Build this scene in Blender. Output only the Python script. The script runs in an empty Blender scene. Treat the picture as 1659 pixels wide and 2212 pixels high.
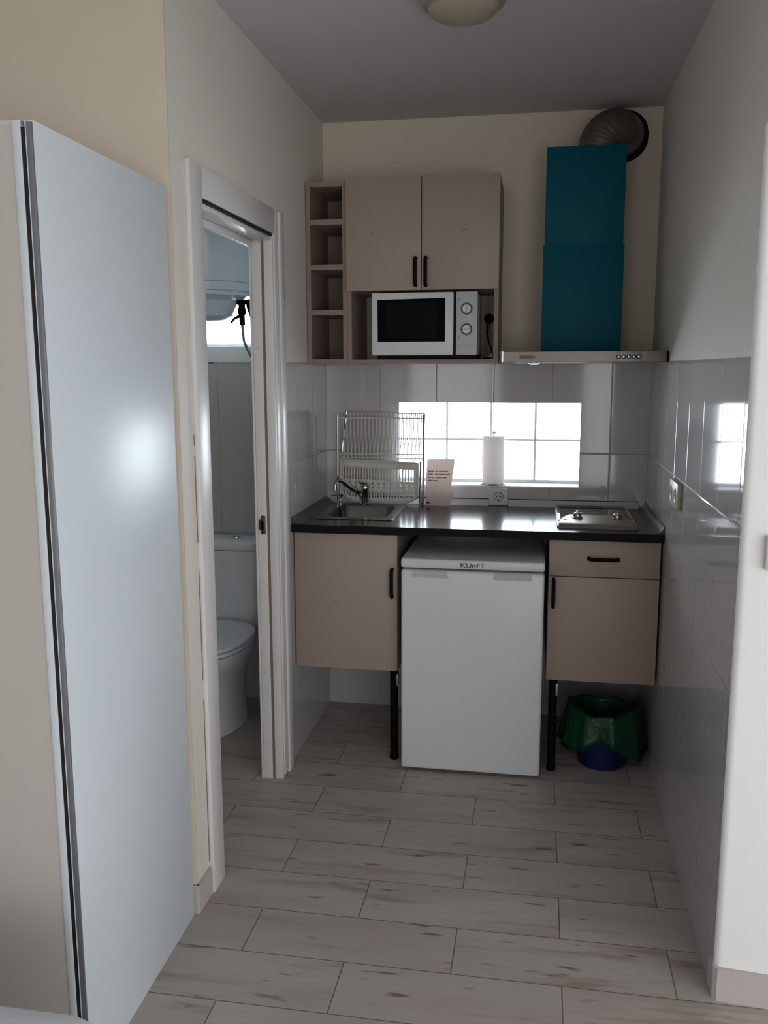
import bpy, bmesh, math, random
from mathutils import Vector, Matrix
random.seed(7)
sc = bpy.context.scene
COL = sc.collection
PI = math.pi

# ------------------------------------------------------------ camera
CAM = (0.9225, -3.8533, 1.5364)
YAW, PIT, ROL, FPX = 0.1708, 0.1604, -0.0024, 1915.44
fwd = Vector((-math.sin(YAW)*math.cos(PIT), math.cos(YAW)*math.cos(PIT), -math.sin(PIT)))
rt = Vector((math.cos(YAW), math.sin(YAW), 0))
up = rt.cross(fwd)
rt2 = rt*math.cos(ROL) + up*math.sin(ROL)
up2 = -rt*math.sin(ROL) + up*math.cos(ROL)
cd = bpy.data.cameras.new('camera')
cd.sensor_fit = 'HORIZONTAL'; cd.sensor_width = 36.0; cd.lens = FPX/1659*36.0
cd.clip_start = 0.02; cd.clip_end = 100
cam = bpy.data.objects.new('camera', cd); COL.objects.link(cam)
M = Matrix((rt2, up2, -fwd)).transposed().to_4x4(); M.translation = Vector(CAM)
cam.matrix_world = M
sc.camera = cam

# ------------------------------------------------------------ world, lights, exposure
world = bpy.data.worlds.new('overcast_sky'); sc.world = world; world.use_nodes = True
bg = world.node_tree.nodes['Background']
bg.inputs[0].default_value = (0.84, 0.93, 1.0, 1); bg.inputs[1].default_value = 13.0

def area(name, loc, rot, sx, sy, energy, color, portal=False):
    l = bpy.data.lights.new(name, 'AREA'); l.shape = 'RECTANGLE'; l.size = sx; l.size_y = sy
    l.energy = energy; l.color = color
    o = bpy.data.objects.new(name, l); o.location = loc; o.rotation_euler = rot; COL.objects.link(o)
    if portal: l.cycles.is_portal = True
    return o
# daylight through the rear windows behind the camera and the two balcony windows on the right
DAY = (1.0, 0.985, 0.965)
area('daylight_rear', (-0.02, -6.44, 1.60), (PI/2, 0, 0), 0.95, 1.4, 11.5, DAY)
area('daylight_rear_right', (2.15, -6.44, 1.05), (PI/2, 0, 0), 1.4, 1.7, 22, DAY)
area('daylight_balcony', (2.93, -3.55, 1.05), (PI/2, 0, PI/2), 2.1, 1.8, 26, DAY)
area('daylight_balcony_rear', (2.93, -5.55, 1.05), (PI/2, 0, PI/2), 1.3, 1.8, 16, DAY)
# portals for the two small windows of the outer wall
area('portal_kitchen', (0.7045, 0.262, 1.23), (-PI/2, 0, 0), 0.90, 0.41, 1, (1, 1, 1), True)
area('portal_bathroom', (-0.58, 0.262, 1.87), (-PI/2, 0, 0), 0.66, 0.50, 1, (1, 1, 1), True)
area('portal_bathroom_side', (-1.51, -0.80, 1.92), (PI/2, 0, -PI/2), 0.28, 0.28, 1, (1, 1, 1), True)

sc.view_settings.view_transform = 'Standard'; sc.view_settings.look = 'None'
sc.view_settings.gamma = 1; sc.view_settings.exposure = 0.0
sc.view_settings.use_curve_mapping = False
cy = sc.cycles
cy.use_denoising = True
cy.max_bounces = 10; cy.diffuse_bounces = 5; cy.glossy_bounces = 5; cy.transmission_bounces = 6
cy.transparent_max_bounces = 12; cy.sample_clamp_indirect = 6.0; cy.caustics_refractive = False
cy.blur_glossy = 0.5

# ------------------------------------------------------------ materials
def s2l(c): return tuple((v/12.92 if v <= .04045 else ((v+.055)/1.055)**2.4) for v in c)
class NT:
    def __init__(s, name):
        s.m = bpy.data.materials.new(name); s.m.use_nodes = True
        s.t = s.m.node_tree; s.n = s.t.nodes; s.l = s.t.links
        s.b = s.n['Principled BSDF']
    def node(s, k, **kw):
        n = s.n.new(k)
        for a, v in kw.items(): setattr(n, a, v)
        return n
    def put(s, sock, v):
        if hasattr(v, 'links'): s.l.new(v, sock)
        else: sock.default_value = v
    def math(s, op, a, b=0.0, c=0.0):
        n = s.node('ShaderNodeMath', operation=op); s.put(n.inputs[0], a); s.put(n.inputs[1], b); s.put(n.inputs[2], c)
        return n.outputs[0]
    def mix(s, f, a, b):
        n = s.node('ShaderNodeMix', data_type='RGBA'); s.put(n.inputs[0], f); s.put(n.inputs[6], a); s.put(n.inputs[7], b)
        return n.outputs[2]
    def pos(s):
        g = s.node('ShaderNodeNewGeometry'); x = s.node('ShaderNodeSeparateXYZ'); s.l.new(g.outputs['Position'], x.inputs[0])
        return g.outputs['Position'], x.outputs[0], x.outputs[1], x.outputs[2]
    def noise(s, vec, scale, detail=2.0, rough=.5):
        n = s.node('ShaderNodeTexNoise'); s.put(n.inputs['Vector'], vec); n.inputs['Scale'].default_value = scale
        n.inputs['Detail'].default_value = detail; n.inputs['Roughness'].default_value = rough
        return n.outputs['Fac']
    def comb(s, x, y, z):
        n = s.node('ShaderNodeCombineXYZ'); s.put(n.inputs[0], x); s.put(n.inputs[1], y); s.put(n.inputs[2], z); return n.outputs[0]
    def ramp(s, f, stops):
        n = s.node('ShaderNodeValToRGB'); s.put(n.inputs[0], f); r = n.color_ramp
        while len(r.elements) < len(stops): r.elements.new(.5)
        for e, (p, c) in zip(r.elements, stops): e.position = p; e.color = c if len(c) == 4 else (*c, 1)
        return n.outputs[0]
    def bump(s, h, strength, dist):
        n = s.node('ShaderNodeBump'); n.inputs['Strength'].default_value = strength; n.inputs['Distance'].default_value = dist
        s.put(n.inputs['Height'], h); s.l.new(n.outputs[0], s.b.inputs['Normal']); return n

def mat(name, rgb, rough=.5, metal=0, spec=.5, var=.04, vscale=9, bump=0, bscale=200, **kw):
    """procedural material: slightly uneven colour plus an optional fine grain"""
    t = NT(name); p, x, y, z = t.pos(); c = s2l(rgb)
    f = t.noise(p, vscale, 3)
    a = tuple(max(0, v*(1-var)) for v in c); b = tuple(min(1, v*(1+var)) for v in c)
    t.put(t.b.inputs['Base Color'], t.mix(f, (*a, 1), (*b, 1)))
    t.b.inputs['Roughness'].default_value = rough; t.b.inputs['Metallic'].default_value = metal
    t.b.inputs['Specular IOR Level'].default_value = spec
    for k, v in kw.items(): t.b.inputs[k.replace('_', ' ')].default_value = v
    if bump: t.bump(t.noise(p, bscale, 2), bump, .001)
    return t.m

CREAM = mat('cream_paint', (.875, .835, .765), .75, spec=.25, bump=.25, bscale=120, vscale=2, var=.02)
OFFWHITE = mat('off_white_and_lit_cream', (.89, .875, .845), .6, spec=.35, bump=.25, bscale=120, vscale=2, var=.02)  # on the left wall this tone paints cooler light onto cream paint
CEIL = mat('ceiling_paint', (.80, .785, .79), .85, spec=.2, vscale=2, var=.02)
WHITEWALL = mat('white_wall_paint', (.94, .95, .95), .55, spec=.3, bump=.2, bscale=120, vscale=3, var=.015)
WHITE_LAM = mat('white_laminate', (.87, .91, .94), .33, spec=.5, var=.01)
DOORWHITE = mat('white_door_lacquer', (.88, .88, .88), .3, spec=.5, var=.015)
WARDBEIGE = mat('beige_sliding_door', (.79, .775, .755), .6, spec=.3, var=.02)
GREYALU = mat('grey_aluminium', (.58, .59, .61), .4, metal=.6)
DARKGAP = mat('dark_rubber', (.09, .09, .09), .6)
CAB = mat('beige_laminate_front', (.645, .585, .54), .45, spec=.4, var=.025, vscale=5)
CARC = mat('light_wood_carcass', (.58, .51, .475), .5, spec=.35, var=.05, vscale=14)
BLACK = mat('black_metal', (.035, .033, .033), .5, spec=.12)
BLACKPL = mat('black_plastic', (.03, .03, .033), .5, spec=.1)
TEAL = mat('teal_film', (.05, .33, .395), .45, spec=.1, var=.05, vscale=4)
STEEL = mat('brushed_steel', (.41, .385, .37), .3, metal=1.0, var=.03, vscale=60)
INOX = mat('stainless_steel', (.46, .45, .43), .28, metal=1.0, var=.04, vscale=30)
CHROME = mat('chrome', (.75, .75, .76), .08, metal=1.0, var=.01)
ALUFOIL = mat('crinkled_aluminium', (.46, .43, .41), .45, metal=.75, var=.2, vscale=30, bump=1.0, bscale=38)
TOP = mat('dark_worktop', (.075, .075, .085), .17, spec=.42, var=.12, vscale=120)
EDGE = mat('black_edging', (.075, .075, .09), .55, spec=.12, var=.05)
STRIPD = mat('dark_worktop_strip', (.20, .20, .22), .28, spec=.5, var=.04)
STRIPREFL = mat('back_strip_reflection', (.78, .77, .77), .35, spec=.5, var=.03)  # pale grey paints in the cove's reflection; the strip itself is dark
ENAMEL = mat('white_enamel', (.86, .875, .89), .3, spec=.5, var=.01)
SILVERPL = mat('pale_grey_plastic', (.76, .77, .78), .4, spec=.3, var=.01)
GREYPRINT = mat('grey_print', (.35, .35, .37), .5)
MICROGLASS = mat('microwave_glass', (.03, .03, .04), .5, spec=.05)
MICROMESH = mat('microwave_mesh', (.075, .075, .09), .5, spec=.05)
CREAMEN = mat('cream_enamel', (.50, .46, .42), .45, spec=.3, var=.02)
HOBGLASS = mat('hob_glass', (.10, .105, .12), .06, spec=.6, var=.02)
BROWNPL = mat('chromed_knob', (.62, .55, .48), .2, metal=.85)
SOCKET = mat('white_socket_plastic', (.82, .80, .79), .4, var=.01)
CREAMSOCKET = mat('cream_socket_plastic', (.62, .60, .54), .4, var=.01)
RACKWHITE = mat('white_coated_wire', (.86, .85, .83), .35, var=.02)
BASKET = mat('ivory_plastic', (.83, .82, .79), .4, var=.02)
PORCELAIN = mat('porcelain', (.88, .90, .92), .12, spec=.55, var=.01)
HEATER = mat('heater_enamel', (.80, .86, .91), .22, spec=.5, var=.01)
BLUE = mat('blue_plastic', (.01, .065, .29), .4, var=.04)
LAMPGL = mat('frosted_lamp_glass', (.66, .63, .56), .4, var=.02)
LAMPRING = mat('lamp_ring', (.62, .58, .56), .4, var=.02)
BRAID = mat('braided_hose', (.55, .55, .55), .35, metal=.8, bump=.8, bscale=500)
INK = mat('dark_ink', (.25, .20, .20), .6)
DARKINK = mat('grey_ink', (.30, .31, .33), .5)
SCUFF = mat('scuff', (.50, .44, .38), .7)

def sheet(name, rgb, trans, rough=.7, bump=0, bscale=60):
    t = NT(name); p, x, y, z = t.pos(); c = s2l(rgb)
    f = t.noise(p, 20, 3); col = t.mix(f, (*[v*.93 for v in c], 1), (*c, 1))
    t.put(t.b.inputs['Base Color'], col); t.b.inputs['Roughness'].default_value = rough
    if bump: t.bump(t.noise(p, bscale, 3), bump, .004)
    tr = t.node('ShaderNodeBsdfTranslucent'); t.put(tr.inputs[0], col)
    mx = t.node('ShaderNodeMixShader'); mx.inputs[0].default_value = trans
    t.l.new(t.b.outputs[0], mx.inputs[1]); t.l.new(tr.outputs[0], mx.inputs[2])
    t.l.new(mx.outputs[0], t.n['Material Output'].inputs[0]); return t.m
PAPER = sheet('kitchen_paper', (.95, .925, .92), .45, .9, .3, 90)
PACKET = sheet('white_packet', (.90, .85, .83), .30, .5, .25, 30)
BAG = sheet('green_bin_bag', (.03, .28, .17), .25, .35, .7, 45)
LINEN = sheet('white_linen', (.90, .92, .95), .10, .9, .3, 25)
MUNTIN = sheet('white_glazing_bar', (.92, .92, .92), .10, .4)  # translucent share imitates bloom from the bright window on the bars

def glass_mat():
    t = NT('window_glass')
    g = t.node('ShaderNodeBsdfGlossy'); g.inputs['Roughness'].default_value = .02
    tr = t.node('ShaderNodeBsdfTransparent')
    p, x, y, z = t.pos(); f = t.noise(p, 3, 1)
    t.put(tr.inputs[0], t.mix(f, (.96, .98, .99, 1), (.99, 1, 1, 1)))
    fr = t.node('ShaderNodeFresnel'); fr.inputs[0].default_value = 1.45
    mx = t.node('ShaderNodeMixShader'); t.l.new(fr.outputs[0], mx.inputs[0])
    t.l.new(tr.outputs[0], mx.inputs[1]); t.l.new(g.outputs[0], mx.inputs[2])
    t.l.new(mx.outputs[0], t.n['Material Output'].inputs[0]); return t.m
GLASS = glass_mat()

def tile_mat(name, axis, off, w=.247, h=.40, z0=-.023, col=(.735, .725, .73), grout=(.62, .60, .58)):
    """glossy wall tiles; axis = the horizontal world axis of the wall"""
    t = NT(name); p, x, y, z = t.pos(); a = x if axis == 'x' else y
    u = t.math('DIVIDE', t.math('SUBTRACT', a, off), w); v = t.math('DIVIDE', t.math('SUBTRACT', z, z0), h)
    fu = t.math('FRACT', u); fv = t.math('FRACT', v)
    du = t.math('MULTIPLY', t.math('MINIMUM', fu, t.math('SUBTRACT', 1, fu)), w)
    dv = t.math('MULTIPLY', t.math('MINIMUM', fv, t.math('SUBTRACT', 1, fv)), h)
    d = t.math('MINIMUM', du, dv)
    g = t.math('LESS_THAN', d, .0014)
    t.put(t.b.inputs['Base Color'], t.mix(g, (*s2l(col), 1), (*s2l(grout), 1)))
    t.put(t.b.inputs['Roughness'], t.math('ADD', .07, t.math('MULTIPLY', g, .45)))
    t.b.inputs['Specular IOR Level'].default_value = .55
    # every tile sits a hair out of plane
    idv = t.comb(t.math('FLOOR', u), t.math('FLOOR', v), 3.3)
    wn = t.node('ShaderNodeTexWhiteNoise', noise_dimensions='3D'); t.l.new(idv, wn.inputs[0])
    sub = t.node('ShaderNodeVectorMath', operation='SUBTRACT'); t.l.new(wn.outputs['Color'], sub.inputs[0]); sub.inputs[1].default_value = (.5, .5, .5)
    scl = t.node('ShaderNodeVectorMath', operation='SCALE'); t.l.new(sub.outputs[0], scl.inputs[0]); scl.inputs['Scale'].default_value = .012
    h_ = t.math('MINIMUM', t.math('DIVIDE', d, .005), 1.0)
    bn = t.node('ShaderNodeBump'); bn.inputs['Strength'].default_value = .5; bn.inputs['Distance'].default_value = .0015
    t.put(bn.inputs['Height'], h_)
    add = t.node('ShaderNodeVectorMath', operation='ADD'); t.l.new(bn.outputs[0], add.inputs[0]); t.l.new(scl.outputs[0], add.inputs[1])
    nn = t.node('ShaderNodeVectorMath', operation='NORMALIZE'); t.l.new(add.outputs[0], nn.inputs[0])
    t.l.new(nn.outputs[0], t.b.inputs['Normal'])
    return t.m
TILE_X = tile_mat('glossy_wall_tile_back', 'x', -.006)
TILE_Y = tile_mat('glossy_wall_tile_side', 'y', 0.0)

def floor_mat(name='wood_look_tile'):
    t = NT(name); p, x, y, z = t.pos(); W, H = .56, .1915
    r = t.math('DIVIDE', t.math('SUBTRACT', y, -1.795), H); row = t.math('FLOOR', r)
    odd = t.math('FLOORED_MODULO', row, 2.0)
    u = t.math('DIVIDE', t.math('SUBTRACT', x, t.math('ADD', .178, t.math('MULTIPLY', odd, .28))), W)
    fu = t.math('FRACT', u); fv = t.math('FRACT', r)
    du = t.math('MULTIPLY', t.math('MINIMUM', fu, t.math('SUBTRACT', 1, fu)), W)
    dv = t.math('MULTIPLY', t.math('MINIMUM', fv, t.math('SUBTRACT', 1, fv)), H)
    g = t.math('LESS_THAN', t.math('MINIMUM', du, dv), .0015)
    wn = t.node('ShaderNodeTexWhiteNoise', noise_dimensions='3D'); t.l.new(t.comb(t.math('FLOOR', u), row, 1.7), wn.inputs[0])
    rnd = wn.outputs['Value']
    o = t.math('MULTIPLY', rnd, 37.0)
    v1 = t.comb(t.math('ADD', t.math('MULTIPLY', x, 2.2), o), t.math('ADD', t.math('MULTIPLY', y, 17.0), o), z)
    v2 = t.comb(t.math('ADD', t.math('MULTIPLY', x, 6.5), o), t.math('ADD', t.math('MULTIPLY', y, 38.0), t.math('MULTIPLY', o, 2.0)), z)
    v3 = t.comb(t.math('ADD', t.math('MULTIPLY', x, 9.0), o), t.math('ADD', t.math('MULTIPLY', y, 110.0), o), z)
    streak = t.ramp(t.noise(v1, 1.0, 4, .6), [(.56, (0, 0, 0)), (.74, (1, 1, 1))])
    knot = t.ramp(t.noise(v2, 1.0, 2, .5), [(.65, (0, 0, 0)), (.73, (1, 1, 1))])
    fine = t.noise(v3, 1.0, 3)
    base = t.mix(fine, (*s2l((.685, .665, .64)), 1), (*s2l((.755, .735, .715)), 1))
    base = t.mix(t.math('MULTIPLY', rnd, .35), base, (*s2l((.68, .63, .60)), 1))
    cloud = t.ramp(t.noise(t.comb(t.math('ADD', t.math('MULTIPLY', x, 1.6), o), t.math('ADD', t.math('MULTIPLY', y, 6.0), o), z), 1.0, 2), [(.45, (0, 0, 0)), (.75, (1, 1, 1))])
    base = t.mix(t.math('MULTIPLY', cloud, .6), base, (*s2l((.60, .54, .51)), 1))
    c = t.mix(t.math('MULTIPLY', streak, .75), base, (*s2l((.50, .42, .38)), 1))
    c = t.mix(t.math('MULTIPLY', knot, .8), c, (*s2l((.38, .30, .26)), 1))
    c = t.mix(g, c, (*s2l((.40, .375, .35)), 1))
    t.put(t.b.inputs['Base Color'], c)
    t.put(t.b.inputs['Roughness'], t.math('ADD', .42, t.math('MULTIPLY', fine, .12)))
    t.b.inputs['Specular IOR Level'].default_value = .4
    t.bump(t.math('ADD', t.math('SUBTRACT', 1, g), t.math('MULTIPLY', fine, .2)), .35, .001)
    return t.m
FLOOR = floor_mat()
SKIRT = mat('skirting_tile', (.75, .73, .72), .4, var=.10, vscale=12)

# ------------------------------------------------------------ geometry helpers
class B:
    """collects shapes into one bmesh"""
    def __init__(s): s.bm = bmesh.new()
    def box(s, x0, x1, y0, y1, z0, z1, bev=0.0, seg=2, mi=0):
        t = bmesh.new(); bmesh.ops.create_cube(t, size=1.0)
        for v in t.verts:
            v.co = Vector(((x0+x1)/2 + v.co.x*(x1-x0), (y0+y1)/2 + v.co.y*(y1-y0), (z0+z1)/2 + v.co.z*(z1-z0)))
        if bev: bmesh.ops.bevel(t, geom=t.edges[:], offset=bev, segments=seg, profile=.5, affect='EDGES', clamp_overlap=True)
        return s._merge(t, mi)
    def _merge(s, t, mi=0):
        t.normal_update(); mp = {}
        for v in t.verts: mp[v] = s.bm.verts.new(v.co)
        for f in t.faces:
            try: nf = s.bm.faces.new([mp[v] for v in f.verts]); nf.material_index = mi
            except ValueError: pass
        t.free(); return s
    def tube(s, pts, r, seg=10, closed=False, cap=True, mi=0):
        pts = [Vector(p) for p in pts]; n = len(pts)
        rs = r if isinstance(r, (list, tuple)) else [r]*n
        rings = []; prev = None
        for i, p in enumerate(pts):
            if closed: d = pts[(i+1) % n] - pts[i-1]
            else: d = pts[min(i+1, n-1)] - pts[max(i-1, 0)]
            d.normalize()
            if prev is None:
                a = Vector((0, 0, 1)) if abs(d.z) < .9 else Vector((1, 0, 0)); a = (a - d*a.dot(d)).normalized()
            else: a = (prev - d*prev.dot(d)).normalized()
            prev = a; b = d.cross(a)
            rings.append([s.bm.verts.new(p + (a*math.cos(k*2*PI/seg) + b*math.sin(k*2*PI/seg))*rs[i]) for k in range(seg)])
        m = n if closed else n-1
        for i in range(m):
            A, C = rings[i], rings[(i+1) % n]
            for k in range(seg):
                f = s.bm.faces.new((A[k], A[(k+1) % seg], C[(k+1) % seg], C[k])); f.material_index = mi
        if cap and not closed:
            s.bm.faces.new(rings[0][::-1]).material_index = mi; s.bm.faces.new(rings[-1]).material_index = mi
        return s
    def lathe(s, c, prof, seg=32, axis='z', cap=True, mi=0):
        """prof = [(radius, offset along axis)]"""
        c = Vector(c); rings = []
        for r, h in prof:
            ring = []
            for k in range(seg):
                a = k*2*PI/seg; q = (r*math.cos(a), r*math.sin(a))
                v = {'z': (q[0], q[1], h), 'y': (q[0], h, q[1]), 'x': (h, q[0], q[1])}[axis]
                ring.append(s.bm.verts.new(c + Vector(v)))
            rings.append(ring)
        s.loft_rings(rings, cap, mi); return s
    def loft_rings(s, rings, cap=True, mi=0):
        n = len(rings[0])
        for A, C in zip(rings, rings[1:]):
            for k in range(n):
                f = s.bm.faces.new((A[k], A[(k+1) % n], C[(k+1) % n], C[k])); f.material_index = mi
        if cap:
            s.bm.faces.new(rings[0][::-1]).material_index = mi; s.bm.faces.new(rings[-1]).material_index = mi
    def loft(s, loops, cap=True, mi=0):
        s.loft_rings([[s.bm.verts.new(p) for p in L] for L in loops], cap, mi); return s
    def prism(s, pts, axis, a0, a1, mi=0):
        """polygon pts (2D) extruded along axis from a0 to a1"""
        def v(p, a): return {'x': (a, p[0], p[1]), 'y': (p[0], a, p[1]), 'z': (p[0], p[1], a)}[axis]
        A = [s.bm.verts.new(v(p, a0)) for p in pts]; C = [s.bm.verts.new(v(p, a1)) for p in pts]; n = len(pts)
        for k in range(n): s.bm.faces.new((A[k], A[(k+1) % n], C[(k+1) % n], C[k])).material_index = mi
        s.bm.faces.new(A[::-1]).material_index = mi; s.bm.faces.new(C).material_index = mi
        return s

def rrect(cx, cy, hx, hy, r, z, n=5):
    out = []
    for (sx, sy, a0) in ((1, 1, 0), (-1, 1, PI/2), (-1, -1, PI), (1, -1, 1.5*PI)):
        for k in range(n+1):
            a = a0 + k*PI/2/n
            out.append((cx + sx*(hx-r) + r*math.cos(a), cy + sy*(hy-r) + r*math.sin(a), z))
    return out

def base_of(parent):
    o = Vector((0, 0, 0)); p = parent
    while p: o += p.location; p = p.parent
    return o
def obj(name, b, m, parent=None, smooth=35, label=None):
    bm = b.bm
    bmesh.ops.recalc_face_normals(bm, faces=bm.faces[:])
    o0 = base_of(parent)
    if parent: bmesh.ops.translate(bm, vec=-o0, verts=bm.verts[:])
    me = bpy.data.meshes.new(name); bm.to_mesh(me); bm.free()
    for mm in (m if isinstance(m, (list, tuple)) else [m]): me.materials.append(mm)
    if smooth is not None:
        for p in me.polygons: p.use_smooth = True
        me.set_sharp_from_angle(angle=math.radians(smooth))
    o = bpy.data.objects.new(name, me); COL.objects.link(o)
    if parent: o.parent = parent
    if label: o['label'] = label
    return o
def thing(name, label, cat, loc=(0, 0, 0), group=None, kind=None):
    o = bpy.data.objects.new(name, None); COL.objects.link(o); o.location = loc; o.empty_display_size = .05
    if label: o['label'] = label
    if cat: o['category'] = cat
    if group: o['group'] = group
    if kind: o['kind'] = kind
    return o
def tag(o, label, cat, group=None):
    o['label'] = label; o['category'] = cat
    if group: o['group'] = group
    return o
def struct(name, b, m, label, cat='wall', smooth=None):
    o = obj(name, b, m, None, smooth); o['kind'] = 'structure'; o['label'] = label; o['category'] = cat; return o
def text(name, s, size, loc, m, parent, ext=.0006, sx=1.0, font_align='LEFT'):
    cu = bpy.data.curves.new(name, 'FONT'); cu.body = s; cu.size = size; cu.extrude = ext; cu.align_x = font_align
    cu.offset = .0004
    t = bpy.data.objects.new('tmp_text', cu); COL.objects.link(t)
    bpy.context.view_layer.update()
    dg = bpy.context.evaluated_depsgraph_get()
    me = bpy.data.meshes.new_from_object(t.evaluated_get(dg)); bpy.data.objects.remove(t)
    for v in me.vertices:   # text lies in XY -> stand it up facing -Y
        x, y, z = v.co; v.co = Vector((loc[0]+x*sx, loc[1]-z, loc[2]+y)) - base_of(parent)
    me.materials.clear(); me.materials.append(m); me.name = name
    o = bpy.data.objects.new(name, me); COL.objects.link(o); o.parent = parent; return o

# ------------------------------------------------------------ the room shell
W, H = 1.384, 2.558
YC, YR = -1.650, -1.776
TT = 1.560
struct('floor', B().box(-3.0, 4.2, -6.7, .30, -.06, 0), FLOOR, 'pale wood-look tile floor laid in a running bond', 'floor')
struct('ceiling', B().box(-3.0, 4.2, -6.7, .30, H, H+.08), CEIL, 'plain pale grey ceiling above the kitchenette', 'ceiling')

def wall_cells(ua, za, holes, make, tile_top=None):
    """cuts a wall into cells round its openings"""
    us = sorted(set(ua + [h[0] for h in holes] + [h[1] for h in holes])); us = [u for u in us if ua[0] <= u <= ua[-1]]
    zs = sorted(set(za + [h[2] for h in holes] + [h[3] for h in holes] + ([tile_top] if tile_top else [])))
    for u0, u1 in zip(us, us[1:]):
        for z0, z1 in zip(zs, zs[1:]):
            um, zm = (u0+u1)/2, (z0+z1)/2
            if any(h[0] < um < h[1] and h[2] < zm < h[3] for h in holes): continue
            make(u0, u1, z0, z1)
KW = (.326, 1.103, 1.027, 1.390)       # kitchen window opening
BW = (-.90, -.285, 1.633, 2.10)        # bathroom window opening
KWO = (KW[0]-.07, KW[1]+.05, KW[2], KW[3]+.045)   # both openings widen behind the tile face
BWO = (BW[0], BW[1]+.03, BW[2], BW[3])
b = B()
wall_cells([-1.6, -.04, W+.15], [0, H], [KWO, BWO], lambda u0, u1, z0, z1: b.box(u0, u1, .008, .25, z0, z1, mi=(1 if (z1 <= TT+.001) else (2 if u1 < 0 else 0))), TT)
wall_cells([-1.6, -.04, W+.15], [0, H], [KW, BW], lambda u0, u1, z0, z1: b.box(u0, u1, 0, .008, z0, z1, mi=(1 if (z1 <= TT+.001) else (2 if u1 < 0 else 0))), TT)
# duct hole rim is built with the duct
struct('wall_back', b, [CREAM, TILE_X, OFFWHITE], 'cream back wall tiled white up to the cabinets, with a low window')

D0, D1, DZ = -1.466, -.800, 1.995      # bathroom doorway
b = B()
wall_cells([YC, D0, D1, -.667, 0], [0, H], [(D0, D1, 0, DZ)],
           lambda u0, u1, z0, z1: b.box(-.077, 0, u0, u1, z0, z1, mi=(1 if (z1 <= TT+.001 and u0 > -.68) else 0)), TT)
struct('wall_left', b, [OFFWHITE, TILE_Y], 'cream wall toned off-white for its cooler light, with the bathroom doorway')
struct('wall_left_front', B().box(-2.6, -.077, YC, YC+.10, 0, H).box(-.077, 0.0, YC-.0002, YC+.001, 0, H), CREAM, 'cream wall behind the wardrobe')
b = B()
b.box(W, W+.15, YR+.016, 0, 0, TT, mi=1).box(W, W+.15, YR+.016, 0, TT, H, mi=0)
struct('wall_right', b, [OFFWHITE, TILE_Y], 'right wall of the kitchenette, tiled white below and painted above')
# recess on the right: its far face is the bright white return
b = B()
pts = [(W+.002, YR+.02)]
for k in range(7):
    a = PI + k*PI/2/6; pts.append((W+.018+.018*math.cos(a), YR+.020+.018*math.sin(a)+.0))
pts += [(3.0, YR-.16), (3.0, YR+.10), (W+.002, YR+.10)]
b.prism(pts, 'z', 0, 2.043)
struct('wall_right_return', b, WHITEWALL, 'bright white return wall beside the kitchenette', smooth=40)
struct('wall_right_front', B().box(W, W+.15, -6.6, YR+.016, 2.043, H), OFFWHITE, 'wall above the wide opening to the right')
struct('ceiling_recess', B().box(W+.15, 3.1, -6.6, YR+.10, 2.043, 2.12), CEIL, 'low ceiling right of the opening', 'ceiling')
b = B()
wall_cells([-6.6, -1.6], [0, 2.043], [(-4.6, -2.5, .15, 1.95), (-6.2, -4.9, .15, 1.95)], lambda u0, u1, z0, z1: b.box(2.94, 3.0, u0, u1, z0, z1))
struct('wall_far_right', b, WHITEWALL, 'far right wall round the balcony glazing')
b = B()
wall_cells([-2.6, 3.0], [0, H], [(-.495, .455, .90, 2.30), (1.45, 2.85, .20, 1.90)], lambda u0, u1, z0, z1: b.box(u0, u1, -6.6, -6.45, z0, z1))
struct('wall_rear', b, OFFWHITE, 'rear wall with a window behind the camera')
struct('wall_far_left', B().box(-2.7, -2.6, -6.6, YC+.1, 0, H), CREAM, 'far left wall of the main room')
# bathroom
b = B()
wall_cells([YC+.1, 0], [0, H], [(-.93, -.67, 1.79, 2.05)], lambda u0, u1, z0, z1: b.box(-1.5, -1.4, u0, u1, z0, z1))
struct('wall_bathroom_side', b, TILE_Y, 'tiled far side wall of the bathroom')
tb = B().box(-1.4, BW[0], -.009, -.0005, 0, TT).box(BW[0], -.078, -.009, -.0005, 0, TT)
tb.box(-.515, -.078, -.012, -.0005, TT, TT+.004)
struct('trim_1', tb, TILE_X, 'tile facing standing proud of the bathroom wall with a painted shadow line on top', 'trim')
struct('trim_2', B().box(-1.4, -.078, -.0105, -.0005, TT+.0002, TT+.0045), DARKGAP, 'dark strip painted as the shadow along the top of the bathroom tiling', 'trim')  # dark strip painted in for the shadow line above the tiles

# baseboards
struct('baseboard_left', B().box(0, .009, YC-.009, -1.555, 0, .086, .0015).box(-.10, 0.0085, YC-.011, YC-.0005, 0, .086, .0015), SKIRT, 'wood-look tile skirting at the near left wall corner', 'baseboard')
b = B()
b.prism([(W-.003, YR+.004), (W+.006, YR-.008), (2.9, YR-.155), (2.9, YR-.14), (W+.02, YR+.012), (W-.003, YR+.06)], 'z', 0, .086)
struct('baseboard_right', b, SKIRT, 'wood-look tile skirting at the foot of the white return wall', 'baseboard')

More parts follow.
